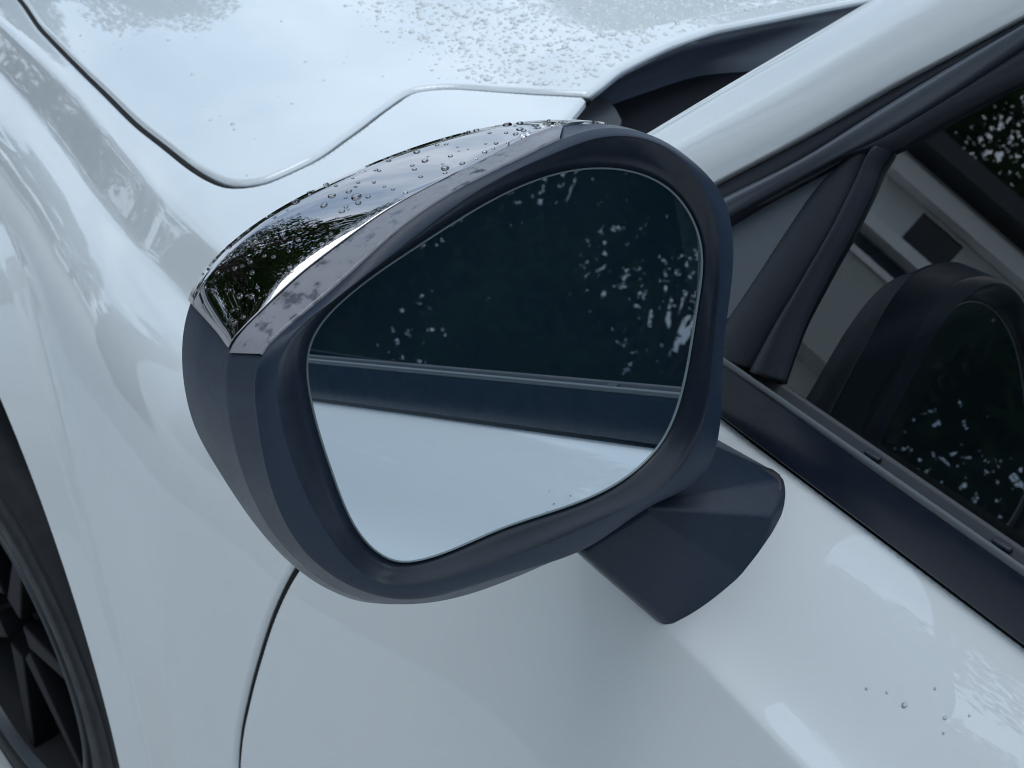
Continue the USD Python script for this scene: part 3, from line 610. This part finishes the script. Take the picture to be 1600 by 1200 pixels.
TREES = [(-6.5, -9.0, 1.0, 0), (-5.0, -12.5, 1.4, 1), (-9.0, -11, 1.5, 1), (-10.5, -6.5, 1.3, 0), (-3.4, -14.5, 1.4, 0), (-8.0, -15, 1.5, 1), (-13.5, -3, 1.1, 1), (-2.0, 3.5, .95, 2), (-6.8, -3.9, 1.2, 1), (2.6, 12.5, .68, 0),  # known from reflections
         (-10.4, 13, (1.5, 2.3), 0), (-13.5, 12.5, (1.2, 1.5), 1), (-16, 9.0, 1.5, 1), (-9.5, 14, .9, 1), (-6.5, 17, .75, 0), (-3.3, 13, .55, 1), (0.3, 13.5, .6, 1), (3.0, 18, .7, 0), (7.0, 15, .62, 1), (10.5, 13, .9, 0), (14, 12, 1.1, 1)]
protos = {}
for k, (x_, y_, s_, kind_) in enumerate(TREES):
    p = numbered('/World', 'tree')
    if kind_ not in protos: pr = make_tree(p, 11+kind_, (7.5, 8.2, 8.6)[kind_], (2.6, 2.3, 2.5)[kind_], (26000, 26000, 20000)[kind_], (.1, .05, .5)[kind_]); protos[kind_] = p
    else:
        pr = UsdGeom.Xform.Define(stage, p).GetPrim(); pr.GetReferences().AddInternalReference(protos[kind_]); pr.SetInstanceable(True)
    xf = UsdGeom.Xformable(pr); xf.ClearXformOpOrder()
    xf.AddTranslateOp().Set(Gf.Vec3d(x_, y_, GZ)); xf.AddRotateZOp().Set(k*67.0); h_, v_ = s_ if isinstance(s_, tuple) else (s_, s_); xf.AddScaleOp().Set(Gf.Vec3f(h_, h_, v_))
    tag(pr, 'leafy tree standing around the parked car, outside the frame', 'tree', 'trees around the car')

# low house across the drive, seen mirrored in the side window
P1, E1_ = A([-7.7, 6.9, 0]), A([-.66, -.752, 0]); NH = A([E1_[1], -E1_[0], 0])
house = UsdGeom.Xform.Define(stage, '/World/house').GetPrim()
tag(house, 'pale house with dark roof and window across the drive, outside the frame', 'house')
def hb(s0, s1, z0, z1, d0, d1):                             # box on the wall: along it, up, and out towards the car (negative NH)
    q = A([P1 + E1_*s_ - NH*d_ + A([0, 0, z_]) for s_ in (s0, s1) for z_ in (z0, z1) for d_ in (d0, d1)])
    return trimesh.convex.convex_hull(q)
obj('wall', hb(-3, 5, GZ, 5.8, -4.0, 0), 'house_wall', house, smooth=False)
obj('fascia', hb(-3.2, 5.2, 5.52, 5.68, .02, .2), 'house_trim', house, smooth=False)
obj('roof', hb(-3.4, 5.4, 5.81, 5.98, -4.2, .35), 'house_roof', house, smooth=False)
obj('ledge', hb(-3.1, 5.1, 4.98, 5.09, .01, .25), 'house_trim', house, smooth=False)
obj('window_band', hb(-2.4, 4.5, 4.64, 4.97, .01, .04), 'dash_blue', house, smooth=False)
w_ = obj('window', hb(.62, 1.12, 5.12, 5.5, .005, .03), 'house_trim', house, smooth=False); obj('pane', hb(.65, 1.09, 5.15, 5.47, .032, .04), 'dark_glass', w_, smooth=False)
obj('balcony_front', hb(-.6, 4.2, 3.8, 4.62, .05, .5), 'house_garage', house, smooth=False)
obj('balcony_rail', hb(-.65, 4.25, 4.625, 4.68, .45, .53), 'house_trim', house, smooth=False)
obj('garage_door', hb(-.2, 2.4, GZ, 2.4, .01, .06), 'house_garage', house, smooth=False)

for k, (s_, d_, sc_) in enumerate(((3.3, 1.6, .74), (4.6, 1.4, .74), (5.8, 1.2, .70), (3.9, 3.0, .55), (5.2, 3.2, .55), (2.6, 2.6, .42))):
    p = numbered('/World', 'bush'); pr = UsdGeom.Xform.Define(stage, p).GetPrim(); pr.GetReferences().AddInternalReference(protos[1]); pr.SetInstanceable(True)
    xf = UsdGeom.Xformable(pr); xf.ClearXformOpOrder(); q = P1 + E1_*s_ - NH*d_
    xf.AddTranslateOp().Set(Gf.Vec3d(q[0], q[1], GZ)); xf.AddRotateZOp().Set(k*80.0); xf.AddScaleOp().Set(Gf.Vec3f(sc_*1.05, sc_*1.05, sc_))
    tag(pr, 'round green bush in front of the pale house, outside the frame', 'bush', 'bushes by the house')

for k, (x_, y_, sc_) in enumerate(((-4.6, -8.0, .45), (-6.2, -7.4, .45), (-3.4, -9.5, .45), (-7.8, -6.2, .42), (-5.4, -10, .5), (-2.4, -11, .45))):  # added bushes, they close bright sky gaps in the mirror reflections
    p = numbered('/World', 'bush'); pr = UsdGeom.Xform.Define(stage, p).GetPrim(); pr.GetReferences().AddInternalReference(protos[1]); pr.SetInstanceable(True)
    xf = UsdGeom.Xformable(pr); xf.ClearXformOpOrder()
    xf.AddTranslateOp().Set(Gf.Vec3d(x_, y_, GZ)); xf.AddRotateZOp().Set(k*50.0); xf.AddScaleOp().Set(Gf.Vec3f(sc_*1.3, sc_*1.3, sc_))
    tag(pr, 'added round green bush behind the car, outside the frame, fills sky gaps', 'bush', 'added bushes behind the car')
